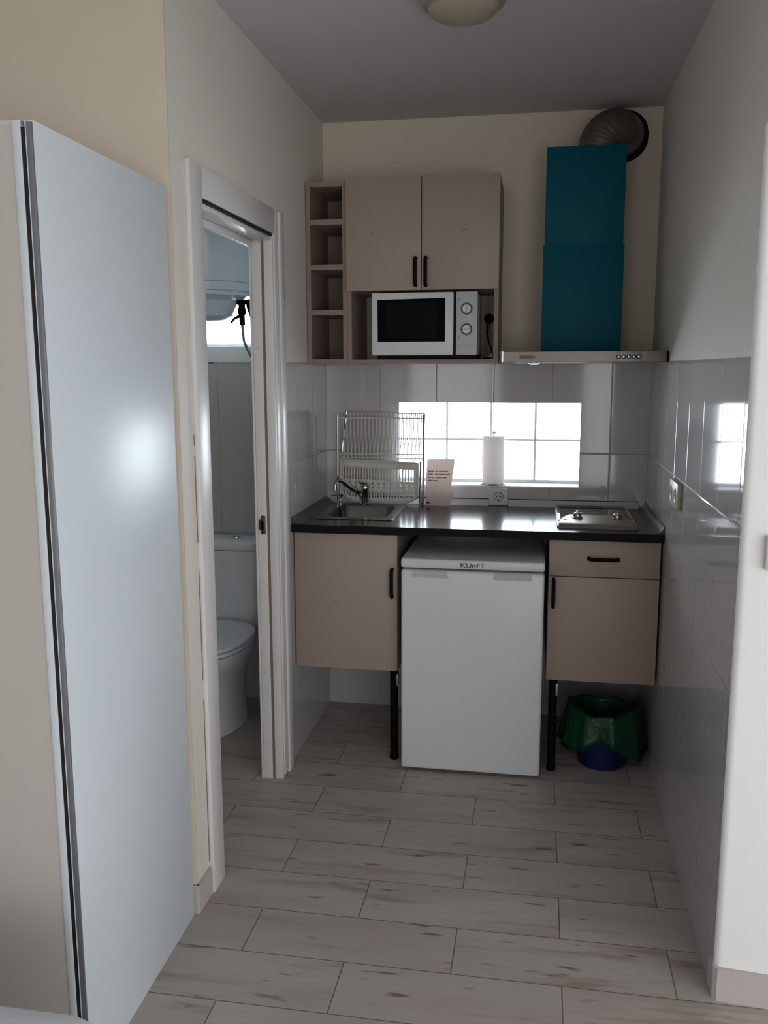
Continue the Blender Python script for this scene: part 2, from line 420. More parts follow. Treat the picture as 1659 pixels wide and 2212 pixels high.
# ------------------------------------------------------------ windows
def window(n, u0, u1, z0, z1, label, muntins, y=.13):
    w = thing('window_%d' % n, label, 'window', ((u0+u1)/2, y, z0), kind='structure')
    f = .018
    b = B().box(u0, u1, y, y+.04, z0, z0+f, .003).box(u0, u1, y, y+.04, z1-f, z1, .003).box(u0, u0+f, y, y+.04, z0+f, z1-f, .003).box(u1-f, u1, y, y+.04, z0+f, z1-f, .003)
    obj('window_frame', b, MUNTIN, w)
    obj('window_pane', B().box(u0+f, u1-f, y+.018, y+.022, z0+f, z1-f), GLASS, w, None)
    if muntins:
        vx, hz = muntins; b = B()
        for x in vx: b.tube([(x, y+.008, z0+f), (x, y+.008, z1-f)], .0056, 8)
        for z in hz: b.tube([(u0+f, y+.008, z), (u1-f, y+.008, z)], .0056, 8)
        obj('glazing_bars', b, MUNTIN, w)
    s = B().box(u0, u1, .009, y, z0-.0005, z0+.004, .001)
    obj('window_sill', s, WHITEWALL, w)
    return w
window(1, *KWO, 'low wide kitchen window with white glazing bars above the worktop', ((.523, .720, .915), (1.222,)))
window(2, *BWO, 'bright bathroom window behind the water heater', None)

def blocked_window(n, axis, u0, u1, z0, z1, a, out, label):
    w = thing('window_%d' % n, label, 'window', ((a, (u0+u1)/2, z0) if axis == 'x' else ((u0+u1)/2, a, z0)), kind='structure')
    def bx(u0_, u1_, z0_, z1_, d0, d1, bb):
        lo, hi = sorted((a+d0*out, a+d1*out))
        return bb.box(lo, hi, u0_, u1_, z0_, z1_, .002) if axis == 'x' else bb.box(u0_, u1_, lo, hi, z0_, z1_, .002)
    f = .04; b = B()
    for q in ((u0, u0+f, z0, z1), (u1-f, u1, z0, z1), (u0+f, u1-f, z0, z0+f), (u0+f, u1-f, z1-f, z1)): bx(*q, .03, .06, b)
    obj('window_frame', b, DOORWHITE, w)
    obj('light_blocker', bx(u0+.002, u1-.002, z0+.002, z1-.002, .045, .050, B()), LINEN, w)  # unseen sheet added to block sky light behind the area lamp
blocked_window(3, 'x', -4.6, -2.5, .15, 1.95, 2.93, 1, 'balcony window with an added sky-blocking sheet on the far right wall')
blocked_window(4, 'x', -6.2, -4.9, .15, 1.95, 2.93, 1, 'second balcony window with an added sky-blocking sheet')
blocked_window(5, 'y', -.495, .455, .90, 2.30, -6.45, -1, 'rear window with an added sky-blocking sheet behind the camera')
blocked_window(6, 'y', 1.45, 2.85, .20, 1.90, -6.45, -1, 'rear right window with an added sky-blocking sheet')

# ------------------------------------------------------------ doorway
d = thing('door_1', 'white-cased pocket doorway into the bathroom', 'door', (0, -1.13, 0), kind='structure')
obj('door_casing', B().box(.0, .014, -1.554, D0, 0, 2.078, .002), DOORWHITE, d)
obj('door_casing', B().box(.0, .014, D0, D1+.008, DZ, 2.078, .002), DOORWHITE, d)
obj('door_casing', B().box(.0, .012, D1+.008, -.745, .012, 2.078, .002).box(.0, .018, -.742, -.690, 0, 2.078, .003), DOORWHITE, d)
obj('door_slot', B().box(-.06, .010, D0+.001, D1-.012, DZ-.010, DZ-.0005), DARKGAP, d, None)
obj('door_head_lining', B().box(-.050, .004, D0, D1, DZ-.024, DZ-.0105, .001)  .box(-.077, -.060, D0, D1, DZ-.045, DZ-.0105, .001), DOORWHITE, d)
obj('door_jamb', B().box(-.024, .008, D1-.006, D1+.012, 0, DZ-.010, .002), DOORWHITE, d)
obj('door_jamb', B().box(-.068, -.034, D1-.006, D1+.012, 0, DZ-.030, .0015).box(-.076, -.069, D1-.010, D1+.012, 0, DZ-.030, .001), DOORWHITE, d)
obj('door_jamb_groove', B().box(-.034, -.024, D1-.002, D1+.006, 0, DZ-.02), SCUFF, d, None)
obj('door_jamb', B().box(-.077, .008, D0-.010, D0+.004, 0, DZ-.010, .0015), DOORWHITE, d)
b = B()
for za, zb in ((.10, .60), (.66, .98), (1.06, 1.30), (1.33, 1.36)):
    b.box(.0, .0012, -1.5575, -1.5545, za, zb)
obj('paint_crack', b, SCUFF, d, None)
sp = obj('strike_plate', B().box(-.064, -.040, D1-.010, D1-.005, .958, .998, .002).box(-.056, -.038, D1-.0105, D1-.005, .944, 1.012, .003), mat('tarnished_brass', (.42, .34, .30), .4, metal=.8), d)
obj('latch_hole', B().box(-.055, -.045, D1-.0115, D1-.0100, .962, .992), BLACKPL, sp, None)
for z in (1.61, 1.03, .42, .14):
    obj('nail_head', B().lathe((-.052, D1-.0065, z), [(.0018, 0), (.0018, -.0006)], 8, 'y'), SCUFF, d, None)

# ------------------------------------------------------------ ceiling lamp
t = thing('ceiling_lamp', 'round frosted ceiling lamp, switched off, above the kitchenette', 'lamp', (.692, -1.215, H))
obj('lamp_base', B().lathe((.692, -1.215, H), [(.118, -.001), (.121, -.02), (.112, -.032), (.098, -.034)], 40), LAMPRING, t)
obj('lamp_shade', B().lathe((.692, -1.215, H), [(.100, -.030), (.098, -.045), (.085, -.057), (.055, -.066), (.015, -.070)], 40), LAMPGL, t)

# ------------------------------------------------------------ wardrobe
WY0, WY1, WZ = -2.28, -1.668, 1.985
t = thing('wardrobe', 'tall white wardrobe with sliding doors on the left, in front of the cream wall', 'wardrobe', (-.012, -1.668, 0))
obj('side_panel', B().box(-.028, -.012, WY0, WY1, 0, WZ, .0008), WHITE_LAM, t)
obj('side_panel', B().box(-1.70, -1.684, WY0, WY1, 0, WZ, .0008), WHITE_LAM, t)
obj('edge_trim', B().box(-.0235, -.0122, WY0-.004, WY0+.0005, 0, WZ-.004, .0004), GREYALU, t)
obj('edge_lip', B().box(-.0250, -.0236, WY0-.005, WY0+.0005, 0, WZ-.002), WHITE_LAM, t)
obj('top_panel', B().box(-1.684, -.028, WY0+.02, WY1, WZ-.018, WZ-.002), WHITE_LAM, t)
obj('back_panel', B().box(-1.684, -.028, WY1-.01, WY1, .02, WZ-.02), WHITE_LAM, t)
obj('sliding_track', B().box(-1.684, -.0285, WY0+.030, WY0+.10, WZ-.05, WZ-.02), GREYALU, t)
obj('sliding_track', B().box(-1.684, -.0285, WY0+.030, WY0+.10, 0, .025), GREYALU, t)
obj('gap_seal', B().box(-.0345, -.0252, WY0-.003, WY0+.012, .0, WZ-.012), DARKGAP, t)
for (x0, x1, dy) in ((-.866, -.0345, 0), (-1.682, -.84, .034)):
    dr = obj('sliding_door', B().box(x0+.016, x1-.016, WY0-.003+dy, WY0+.010+dy, .02, WZ-.004), WARDBEIGE, t)
    obj('door_stile', B().box(x1-.016, x1, WY0-.005+dy, WY0+.010+dy, .012, WZ, .0012), WHITE_LAM, dr)
    obj('door_stile', B().box(x0, x0+.016, WY0-.005+dy, WY0+.010+dy, .012, WZ, .0012), WHITE_LAM, dr)
    obj('door_rail', B().box(x0, x1, WY0-.004+dy, WY0+.010+dy, WZ-.008, WZ+.001, .001), WARDBEIGE, dr)

t.rotation_euler = (0, 0, .015); t.location.x += .0065

# ------------------------------------------------------------ bed
t = thing('bed', 'bed with white linen in front of the wardrobe, at the bottom left', 'bed', (-.65, -3.6, 0))
obj('bed_base', B().box(-1.56, .20, -4.60, -2.74, .06, .26, .01), WARDBEIGE, t)
obj('mattress', B().box(-1.58, .24, -4.62, -2.69, .26, .46, .04, 4), LINEN, t)
b = B()
lin = []
x0, x1, y0, y1 = -1.63, .290, -4.66, -2.640
for k, (inx, z) in enumerate(((0.0, .16), (.0, .30), (.004, .44), (.012, .478), (.030, .503), (.06, .508), (.4, .512))):
    L = rrect((x0+x1)/2, (y0+y1)/2, (x1-x0)/2-inx, (y1-y0)/2-inx, .06 if inx < .2 else .05, z, 6)
    # a loose, slightly wavy hem
    L2 = []
    for q, (a, c, e) in enumerate(L): L2.append((a + .004*math.sin(q*1.7)*(z < .45), c + .004*math.cos(q*2.1)*(z < .45), e + (.012*math.sin(q*1.3) if k == 0 else 0)))
    lin.append(L2)
b.loft(lin, cap=False)
b.bm.faces.new([v for v in b.bm.verts[-len(lin[-1]):]])
obj('bed_sheet', b, LINEN, t, 50)
for lx, ly in ((-1.5, -4.5), (.14, -4.5), (-1.5, -2.82), (.14, -2.82)):
    obj('leg', B().lathe((lx, ly, 0), [(.02, 0), (.024, .06)], 12), BLACK, t)

# ------------------------------------------------------------ base cabinets and worktop
ZT = .946
t = thing('base_cabinet', 'beige wall-hung base cabinet under the sink', 'cabinet', (.2, -.3, .372))
obj('cabinet_body', B().box(.004, .020, -.560, -.02, .372, .914).box(.394, .410, -.560, -.02, .372, .914).box(.02, .394, -.560, -.02, .372, .388).box(.02, .394, -.03, -.02, .388, .70), CARC, t, None)
dr = obj('cabinet_door', B().box(.004, .408, -.580, -.562, .371, .910, .0012), CAB, t)
def bar_handle(name, parent, p0, p1, stand):
    """black bow handle between two ends, standing off the front"""
    p0, p1 = Vector(p0), Vector(p1); d = (p1-p0).normalized(); L = (p1-p0).length; f = Vector((0, -stand, 0))
    pts = [p0, p0+f*.7, p0+f+d*.008, p0+f+d*(L/2), p1+f-d*.008, p1+f*.7, p1]
    return obj(name, B().tube(pts, .0070, 8), BLACK, parent)
bar_handle('handle', dr, (.390, -.580, .778), (.390, -.580, .672), .026)
obj('scuff', B().tube([(.150, -.5805, .630), (.156, -.5805, .634), (.163, -.5805, .640), (.170, -.5805, .638)], .0011, 6), SCUFF, dr)
def leg(x, y, h, name, lab):
    o = thing(name, lab, 'leg', (x, y, 0))
    obj('tube', B().lathe((x, y, 0), [(.0160, .018), (.0160, h)], 20), BLACK, o)
    obj('foot', B().lathe((x, y, 0), [(.0165, 0), (.0180, .003), (.0180, .016), (.0160, .022)], 20), BLACKPL, o)
    obj('bracket', B().box(x+.009, x+.018, y-.016, y+.016, h-.065, h-.018, .001), GREYALU, o)
    return o
leg(.392, -.552, .372, 'support_leg', 'black tubular leg under the sink cabinet, left of the fridge')
leg(1.007, -.555, .371, 'support_leg', 'black tubular leg right of the fridge, under the drawer cabinet')

t = thing('drawer_cabinet', 'beige base cabinet with a drawer under the hob', 'cabinet', (1.177, -.3, .371))
obj('cabinet_body', B().box(.978, .994, -.560, -.02, .372, .914).box(1.360, 1.376, -.560, -.02, .372, .914).box(.994, 1.36, -.560, -.02, .372, .388).box(.994, 1.36, -.03, -.02, .388, .80).box(.994, 1.36, -.54, -.03, .750, .762), CARC, t, None)
dr = obj('drawer', B().box(.979, 1.376, -.580, -.562, .7755, .910, .0012).box(1.0, 1.35, -.56, -.08, .79, .88), CAB, t)
bar_handle('handle', dr, (1.122, -.580, .846), (1.226, -.580, .846), .026)
dr = obj('cabinet_door', B().box(.979, 1.376, -.580, -.562, .371, .7725, .0012), CAB, t)
bar_handle('handle', dr, (.997, -.580, .763), (.997, -.580, .660), .026)

SX0, SX1, SY0, SY1 = .085, .335, -.415, -.105   # sink cut-out
t = thing('worktop', 'dark worktop spanning the kitchenette with raised strips along the walls', 'worktop', (.69, -.3, ZT-.03))
b = B()
b.box(.001, SX0, -.605, -.001, ZT-.030, ZT).box(SX1, W-.001, -.605, -.001, ZT-.030, ZT).box(SX0, SX1, -.605, SY0, ZT-.030, ZT).box(SX0, SX1, SY1, -.001, ZT-.030, ZT)
obj('worktop_slab', b, TOP, t, None)
obj('front_edge', B().box(.001, W-.001, -.6068, -.605, ZT-.030, ZT-.0004), EDGE, t, None)
def cove(w, h): return [(0, 0), (w, 0), (w*.62, h*.14), (w*.34, h*.38), (w*.14, h*.70), (w*.07, h), (0, h)]
c = cove(.036, .028)
obj('edge_strip', B().prism([(.001+a, ZT+z) for a, z in c], 'y', -.603, -.001), STRIPD, t)
obj('edge_strip', B().prism([(W-.001-a, ZT+z) for a, z in c], 'y', -.603, -.001), STRIPD, t)
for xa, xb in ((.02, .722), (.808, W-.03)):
    obj('back_strip', B().prism([(-.001-a*.6, ZT+z*.95) for a, z in c], 'x', xa, xb), STRIPREFL, t)
    obj('strip_joint', B().box(xa, xb, -.005, -.0008, ZT+.0268, ZT+.0300), DARKGAP, t, None)

# sink
t = thing('sink', 'stainless steel sink let into the left of the worktop', 'sink', (.205, -.26, ZT))
cx, cy_ = .207, -.262
rimo = [rrect(cx, cy_, .165, .208, .025, ZT+.001), rrect(cx, cy_, .163, .206, .024, ZT+.0035), rrect(cx, cy_-.0, .150, .190, .03, ZT+.0035)]
bx, by = .210, -.262
rimo += [rrect(bx, by, .124, .152, .045, ZT+.002), rrect(bx, by, .120, .148, .045, ZT-.006)]
rimo += [rrect(bx, by, .112, .140, .045, ZT-.10), rrect(bx, by, .100, .128, .05, ZT-.135), rrect(bx, by, .06, .09, .04, ZT-.142)]
b = B(); b.loft(rimo, cap=False); n = len(rimo[0]); b.bm.verts.ensure_lookup_table(); b.bm.faces.new(b.bm.verts[-n:])
obj('sink_bowl', b, INOX, t, 40)
obj('drain', B().lathe((bx, by, ZT-.142), [(.034, .0), (.034, .003), (.026, .004), (.022, .001)], 24), CHROME, t)

# tap
t = thing('tap', 'chrome mixer tap with a long spout swung over the sink', 'tap', (.192, -.092, ZT+.004))
z0 = ZT+.004
obj('tap_body', B().lathe((.192, -.092, z0), [(.022, 0), (.022, .006), (.0155, .010), (.0150, .060), (.0175, .066), (.0175, .082), (.013, .090), (.004, .093)], 24), CHROME, t)
obj('spout', B().tube([(.192, -.097, z0+.018), (.165, -.078, z0+.045), (.135, -.158, z0+.085), (.112, -.188, z0+.112), (.096, -.204, z0+.120), (.088, -.212, z0+.114), (.086, -.214, z0+.100)], [.010, .0105, .010, .0085, .0075, .0075, .008], 12), CHROME, t)
obj('aerator', B().lathe((.086, -.214, z0+.076), [(.0085, 0), (.0085, .026)], 16), CHROME, t)
obj('lever', B().tube([(.192, -.092, z0+.088), (.184, -.104, z0+.095), (.170, -.124, z0+.101)], [.008, .006, .0045], 10), CHROME, t)

# ------------------------------------------------------------ fridge
t = thing('fridge', 'small white under-counter fridge between the two base cabinets', 'fridge', (.699, -.36, 0))
obj('fridge_body', B().box(.440, .958, -.600, -.07, .03, .800, .004), ENAMEL, t)
obj('fridge_top', B().box(.434, .964, -.655, -.05, .803, .838, .008, 3), ENAMEL, t)
fd = obj('fridge_door', B().box(.435, .963, -.658, -.604, .012, .7955, .010, 3), ENAMEL, t)
for x0, x1 in ((.468, .612), (.770, .920)):
    obj('grip_recess', B().prism([(x0+.006, .778), (x0+.012, .7925), (x1-.006, .7925), (x1, .772), (x1-.004, .769), (x0+.012, .7695)], 'y', -.6605, -.657), SILVERPL, fd)
text('logo', 'KUnFT', .024, (.655, -.6552, .812), DARKINK, t, sx=1.32)
for lx in (.48, .92):
    for ly in (-.56, -.12):
        obj('foot', B().lathe((lx, ly, 0), [(.018, 0), (.016, .03)], 14), BLACKPL, t)

# ------------------------------------------------------------ upper cabinets
ZB = 1.556
t = thing('wine_rack_shelf', 'narrow open shelf unit with four compartments left of the wall cabinet', 'shelf', (.087, -.16, ZB))
x0, x1 = .003, .167
obj('side_panel', B().box(x0, x0+.017, -.322, -.001, ZB, 2.256), CARC, t, None)
obj('side_panel', B().box(x1-.017, x1, -.322, -.001, ZB, 2.256), CARC, t, None)
for za, zb in ((ZB, 1.574), (1.748, 1.768), (1.922, 1.942), (2.095, 2.115), (2.238, 2.256)):
    obj('shelf_board', B().box(x0+.017, x1-.017, -.321, -.012, za, zb), CARC, t, None)
obj('back_panel', B().box(x0+.017, x1-.017, -.012, -.002, ZB+.018, 2.238), CARC, t, None)

t = thing('wall_cabinet', 'beige two-door wall cabinet above the microwave compartment', 'cabinet', (.466, -.16, ZB))
x0, x1 = .168, .764
obj('side_panel', B().box(x0, x0+.017, -.322, -.001, ZB, 2.258), CARC, t, None)
obj('side_panel', B().box(x1-.017, x1, -.322, -.001, ZB, 2.258), CARC, t, None)
for za, zb in ((ZB, 1.572), (1.838, 1.854), (2.242, 2.258)):
    obj('shelf_board', B().box(x0+.017, x1-.017, -.321, -.002, za, zb), CARC, t, None)
obj('back_panel', B().box(x0+.017, x1-.017, -.012, -.002, 1.854, 2.242), CARC, t, None)
for a, c, hx, sx_ in ((x0, .4640, .444, .280), (.4670, x1, .484, .632)):
    dr = obj('cabinet_door', B().box(a, c, -.342, -.324, 1.838, 2.262, .0012), CAB, t)
    bar_handle('handle', dr, (hx, -.342, 1.957), (hx, -.342, 1.854), .024)
    s = 1 if sx_ < .5 else -1
    obj('scuff', B().tube([(sx_-.008, -.3425, 2.048), (sx_-.004, -.3425, 2.055), (sx_+.003, -.3425, 2.060), (sx_+.009, -.3425, 2.059)], .0014, 6), SCUFF, dr)

# ------------------------------------------------------------ microwave
t = thing('microwave', 'white microwave with two dials inside the wall cabinet', 'microwave', (.477, -.2, 1.572))
mx0, mx1, mz0, mz1, my = .270, .685, 1.588, 1.829, -.345
obj('casing', B().box(mx0+.006, mx1-.001, -.318, -.06, mz0+.002, mz1-.004, .004), ENAMEL, t)
md = obj('microwave_door', B().box(mx0, .5925, my, my+.026, mz0, mz1, .005, 3), ENAMEL, t)
g = obj('door_window', B().prism([(.294, 1.640), (.293, 1.801), (.560, 1.806), (.560, 1.640)], 'y', my-.0012, my+.001), MICROGLASS, md)
obj('mesh_screen', B().box(.325, .525, my-.0018, my-.001, 1.655, 1.788), MICROMESH, g)
obj('underside_shade', B().box(mx0+.02, mx1-.004, -.330, -.07, 1.5755, mz0+.001), BLACKPL, t, None)  # black box put in for the shade under the microwave
obj('door_gap', B().box(.5925, .6025, my+.006, my+.026, mz0+.002, mz1-.002), BLACKPL, t, None)
cp = obj('control_panel', B().box(.6025, mx1, my, my+.026, mz0, mz1, .003, 2).box(.604, mx1-.002, my-.0012, my+.001, mz0+.004, mz0+.036, .001), SILVERPL, t)
for i, (kz, ang) in enumerate(((1.764, 1.50), (1.686, 0.05))):
    k = obj('dial', B().lathe((.6435, my, kz), [(.0195, 0), (.0195, -.003), (.0165, -.0035), (.0165, -.010), (.015, -.0125)], 32, 'y'), ENAMEL, t)
    obj('dial_ring', B().lathe((.6435, my, kz), [(.0182, -.0031), (.0225, -.0008), (.0225, -.0028), (.0172, -.0048)], 32, 'y', cap=False), GREYPRINT, k)
    c0, s0 = math.cos(ang), math.sin(ang)
    gp = B()
    pts = [(.6435+c0*u-s0*v, kz+s0*u+c0*v) for u, v in ((-.014, -.002), (0, -.0045), (.014, -.002), (.014, .002), (0, .0045), (-.014, .002))]
    gp.prism(pts, 'y', my-.018, my-.0115)
    obj('dial_grip', gp, SILVERPL, k)
    mk = B()
    for q in range(11):
        a = PI*1.25 - q*PI*1.5/10; r = .0265
        mk.box(.6435+r*math.cos(a)-.0007, .6435+r*math.cos(a)+.0007, my-.0005, my+.0005, kz+r*math.sin(a)-.0007, kz+r*math.sin(a)+.0007)
    mk.box(.612, .616, my-.0005, my+.0005, kz+(.032 if i == 0 else -.034), kz+(.037 if i == 0 else -.029))
    obj('dial_marks', mk, GREYPRINT, cp, None)
for fx in (.30, .65):
    for fy in (-.30, -.09):
        obj('foot', B().lathe((fx, fy, 1.572), [(.010, 0), (.010, .018)], 12), BLACKPL, t)
t2 = thing('power_cord', 'black mains plug and cord hanging beside the microwave', 'cord', (.715, -.03, 1.70))
obj('plug', B().lathe((.712, 0, 1.742), [(.018, -.004), (.021, -.012), (.019, -.035), (.011, -.045)], 18, 'y'), BLACKPL, t2)
obj('cord', B().tube([(.712, -.04, 1.735), (.709, -.060, 1.715), (.708, -.085, 1.685), (.716, -.12, 1.65), (.730, -.16, 1.618), (.736, -.20, 1.590), (.730, -.23, 1.578), (.705, -.22, 1.576)], .0035, 8), BLACKPL, t2)
obj('cord_tie', B().tube([(.722, -.228, 1.579), (.734, -.232, 1.590), (.738, -.234, 1.597)], .0018, 6).tube([(.729, -.232, 1.583), (.737, -.234, 1.586)], .0018, 6), RACKWHITE, t2, label='white cable tie')

# ------------------------------------------------------------ cooker hood and duct
t = thing('cooker_hood', 'steel cooker hood with a teal chimney on the back wall', 'cooker hood', (1.081, -.25, 1.558))
b = B()
b.prism([(.792, -.001), (.792, -.495), (1.370, -.495), (1.370, -.001)], 'z', 1.562, 1.594)
b.box(.786, 1.376, -.501, -.490, 1.558, 1.597, .001)
obj('canopy', b, STEEL, t, None)
obj('end_cap', B().prism([(.781, -.490), (.781, -.498), (.784, -.5015), (.7895, -.5030), (.792, -.5030), (.792, -.490)], 'z', 1.5575, 1.5975), CHROME, t, 60)
obj('end_cap', B().box(1.374, 1.3805, -.503, -.30, 1.5575, 1.5975, .001), BLACKPL, t)
obj('filter', B().box(.83, 1.33, -.46, -.05, 1.556, 1.5625), STEEL, t, None)
obj('lamp_lens', B().lathe((.905, -.440, 1.5585), [(.026, 0), (.025, -.005), (.018, -.008), (.006, -.009)], 24), CHROME, t)
cpn = obj('button_plate', B().box(1.196, 1.292, -.5022, -.500, 1.5595, 1.596, .0005), GREYALU, t)  # real plate, its paler tone partly painting a reflection on the steel
for k in range(5):
    bx_ = 1.207 + k*.0178
    bt = obj('button', B().lathe((bx_, -.502, 1.577), [(.0066, 0), (.0066, -.0035), (.0055, -.0042)], 18, 'y'), CHROME, t)
    obj('button_ring', B().lathe((bx_, -.502, 1.577), [(.0058, -.0044), (.0084, -.0002), (.0084, -.0030), (.0060, -.0052)], 18, 'y', cap=False), DARKGAP, bt)
text('logo', 'BECKEN', .0135, (.852, -.5016, 1.5722), DARKGAP, t, sx=1.12)
obj('chimney', B().box(.9295, 1.2315, -.280, -.001, 1.597, 2.002, .001), TEAL, t, label='lower teal chimney cover')
obj('chimney', B().box(.9340, 1.2270, -.276, -.001, 2.002, 2.360, .001), TEAL, t, label='upper teal chimney cover')

# extractor duct: crinkled flexible pipe bent into a hole in the wall
b = B(); P = []
P0, P1, P2, P3 = Vector((1.132, -.13, 2.374)), Vector((1.140, -.13, 2.462)), Vector((1.235, -.12, 2.455)), Vector((1.232, .03, 2.452))
NR = 46; rad = []
for i in range(NR+1):
    s = i/NR; P.append((P0*(1-s)**3 + P1*3*s*(1-s)**2 + P2*3*s*s*(1-s) + P3*s**3)); rad.append(.081 + .0010*math.sin(i*2.1) + .0022*random.random())
b.tube(P, rad, 28, cap=False)
o = obj('extractor_duct', b, ALUFOIL, None, 70)
tag(o, 'crinkled aluminium duct bent from the hood chimney into the wall', 'duct')
hb = B(); R_ = []
for r, y in ((.078, -.0008), (.078, -.003), (.102, -.003), (.102, -.0008)):
    R_.append([(1.232 + r*math.cos(k*2*PI/36), y, 2.452 + r*math.sin(k*2*PI/36)) for k in range(36)])
hb.loft(R_ + [R_[0]], cap=False)
o = obj('duct_hole', hb, BLACK, None, 60); o['kind'] = 'structure'; o['label'] = 'dark ragged ring round the duct opening'; o['category'] = 'trim'; o.name = 'trim_3'

# ------------------------------------------------------------ hob
t = thing('hob', 'two-ring ceramic hob with a cream control panel, right end of the worktop', 'hob', (1.155, -.28, ZT))
hx0, hx1, hy0, hy1 = 1.005, 1.303, -.528, -.025
obj('hob_frame', B().loft([rrect((hx0+hx1)/2, (hy0+hy1)/2, (hx1-hx0)/2, (hy1-hy0)/2, .02, ZT+z) if i < 2 else rrect((hx0+hx1)/2, (hy0+hy1)/2, (hx1-hx0)/2-.006, (hy1-hy0)/2-.006, .018, ZT+z) for i, z in enumerate((.0005, .007, .0105))]), CREAMEN, t)
obj('hob_glass', B().prism([(hx0+.014, -.300), (hx0+.014, hy1-.012), (hx1-.014, hy1-.012), (hx1-.014, -.300)], 'z', ZT+.0095, ZT+.0125), HOBGLASS, t, None)
obj('glass_trim', B().box(hx0+.006, hx0+.015, -.42, hy1-.008, ZT+.009, ZT+.0155, .002), CHROME, t)
obj('glass_trim', B().box(hx1-.015, hx1-.006, -.42, hy1-.008, ZT+.009, ZT+.0155, .002), CHROME, t)
obj('glass_corner', B().prism([(hx0+.014, -.300), (hx0+.052, -.302), (hx0+.030, -.345), (hx0+.014, -.42)], 'z', ZT+.0095, ZT+.0125), HOBGLASS, t, None)
obj('glass_corner', B().prism([(hx1-.014, -.300), (hx1-.052, -.302), (hx1-.030, -.345), (hx1-.014, -.42)], 'z', ZT+.0095, ZT+.0125), HOBGLASS, t, None)
pts = [(hx0+.006, -.515), (hx0+.012, -.440), (hx0+.028, -.360), (hx0+.050, -.302), (hx1-.050, -.302), (hx1-.028, -.360), (hx1-.012, -.440), (hx1-.006, -.515)]
obj('control_panel', B().loft([[(a, c, ZT+.010) for a, c in pts], [(a, c, ZT+.016) for a, c in pts], [(1.154+(a-1.154)*.97, -.41+(c+.41)*.93, ZT+.0185) for a, c in pts]]), CREAMEN, t)
for kx, ky in ((1.085, -.392), (1.234, -.400)):
    k = obj('knob', B().lathe((kx, ky, ZT+.018), [(.021, 0), (.021, .004), (.016, .006), (.015, .018), (.012, .021)], 24), BROWNPL, t)
    obj('knob_grip', B().box(kx-.006, kx+.006, ky-.016, ky+.016, ZT+.034, ZT+.046, .003), BROWNPL, k)
obj('indicator_light', B().lathe((1.036, -.43, ZT+.018), [(.007, 0), (.006, .003)], 14), mat('dark_red_lens', (.25, .02, .03), .25), t)
for ry, rr in ((-.10, .055), (-.22, .045)):
    obj('heating_ring', B().tube([(1.154+rr*math.cos(a*PI/20), ry+rr*math.sin(a*PI/20), ZT+.0126) for a in range(40)], .0008, 6, closed=True), GREYPRINT, t)

# ------------------------------------------------------------ sockets and switch
t = thing('wall_socket', 'white round-pin wall socket just under the kitchen window', 'socket', (.765, 0, .987))
obj('socket_plate', B().box(.724, .806, -.012, -.0005, .948, 1.022, .004, 3), SOCKET, t)
obj('socket_well', B().lathe((.765, -.012, .987), [(.0215, 0), (.0205, -.002), (.0185, -.001), (.0170, -.0003)], 28, 'y', cap=False).lathe((.765, -.0122, .987), [(.0172, 0), (.0168, -.0006)], 28, 'y'), SILVERPL, t)
obj('socket_ring', B().tube([(.765+.0195*math.cos(a*PI/16), -.0145, .987+.0195*math.sin(a*PI/16)) for a in range(0, 33)], .0009, 5), GREYPRINT, t)
obj('pin_hole', B().lathe((.7565, -.0128, .987), [(.0026, 0), (.0026, -.0006)], 10, 'y'), BLACKPL, t)
obj('pin_hole', B().lathe((.7735, -.0128, .987), [(.0026, 0), (.0026, -.0006)], 10, 'y'), BLACKPL, t)
obj('earth_clip', B().box(.763, .767, -.015, -.0125, .966, .972), BLACKPL, t)

t = thing('double_wall_socket', 'cream surface-mounted double socket on the tiled right wall', 'socket', (W, -.85, 1.125))
obj('socket_box', B().box(W-.016, W-.0003, -.935, -.765, 1.085, 1.170, .004, 2), CREAMSOCKET, t)
for yy in (-.892, -.808):
    w_ = obj('socket_well', B().lathe((W-.016, yy, 1.127), [(.024, .0), (.022, -.002), (.020, -.0005), (.019, -.0003)], 24, 'x', cap=True), CREAMSOCKET, t)
    obj('pin_hole', B().lathe((W-.0163, yy-.009, 1.127), [(.003, 0), (.003, -.0009)], 10, 'x'), BLACKPL, w_)
    obj('pin_hole', B().lathe((W-.0163, yy+.009, 1.127), [(.003, 0), (.003, -.0009)], 10, 'x'), BLACKPL, w_)

t = thing('light_switch', 'white light switch on the bright return wall at the right edge', 'switch', (1.46, YR-.01, 1.125))
obj('switch_plate', B().box(1.4345, 1.5165, YR-.020, YR-.003, 1.087, 1.165, .003, 2), SOCKET, t)
obj('rocker', B().box(1.4460, 1.5050, YR-.024, YR-.018, 1.098, 1.154, .002), WHITE_LAM, t)

# ------------------------------------------------------------ things on the worktop
# dish rack: folded wire rack standing against the wall
t = thing('dish_rack', 'folded wire dish rack standing upright behind the sink', 'dish rack', (.25, -.05, ZT))
zA = ZT+.0015
for nm, pts_ in (('side_frame', [[(.060, -.055, zA), (.062, -.052, 1.338)], [(.066, -.030, zA), (.078, -.030, 1.20), (.098, -.028, 1.352)]]),
                 ('side_frame', [[(.443, -.055, zA), (.438, -.046, 1.34)], [(.432, -.028, zA), (.436, -.028, 1.15), (.441, -.030, 1.345)], [(.4265, -.066, zA), (.4290, -.06, 1.14)]])):
    b = B()
    for q in pts_: b.tube(q, .0042, 8)
    obj(nm, b, CHROME, t)
for (ya, za, xa, xb) in ((-.030, 1.344, .098, .441), (-.052, 1.324, .062, .438), (-.052, 1.168, .074, .436), (-.040, 1.148, .074, .434)):
    obj('rail', B().tube([(xa, ya, za), ((xa+xb)/2, ya, za), (xb, ya, za)], .0030, 8), RACKWHITE, t)
b = B()
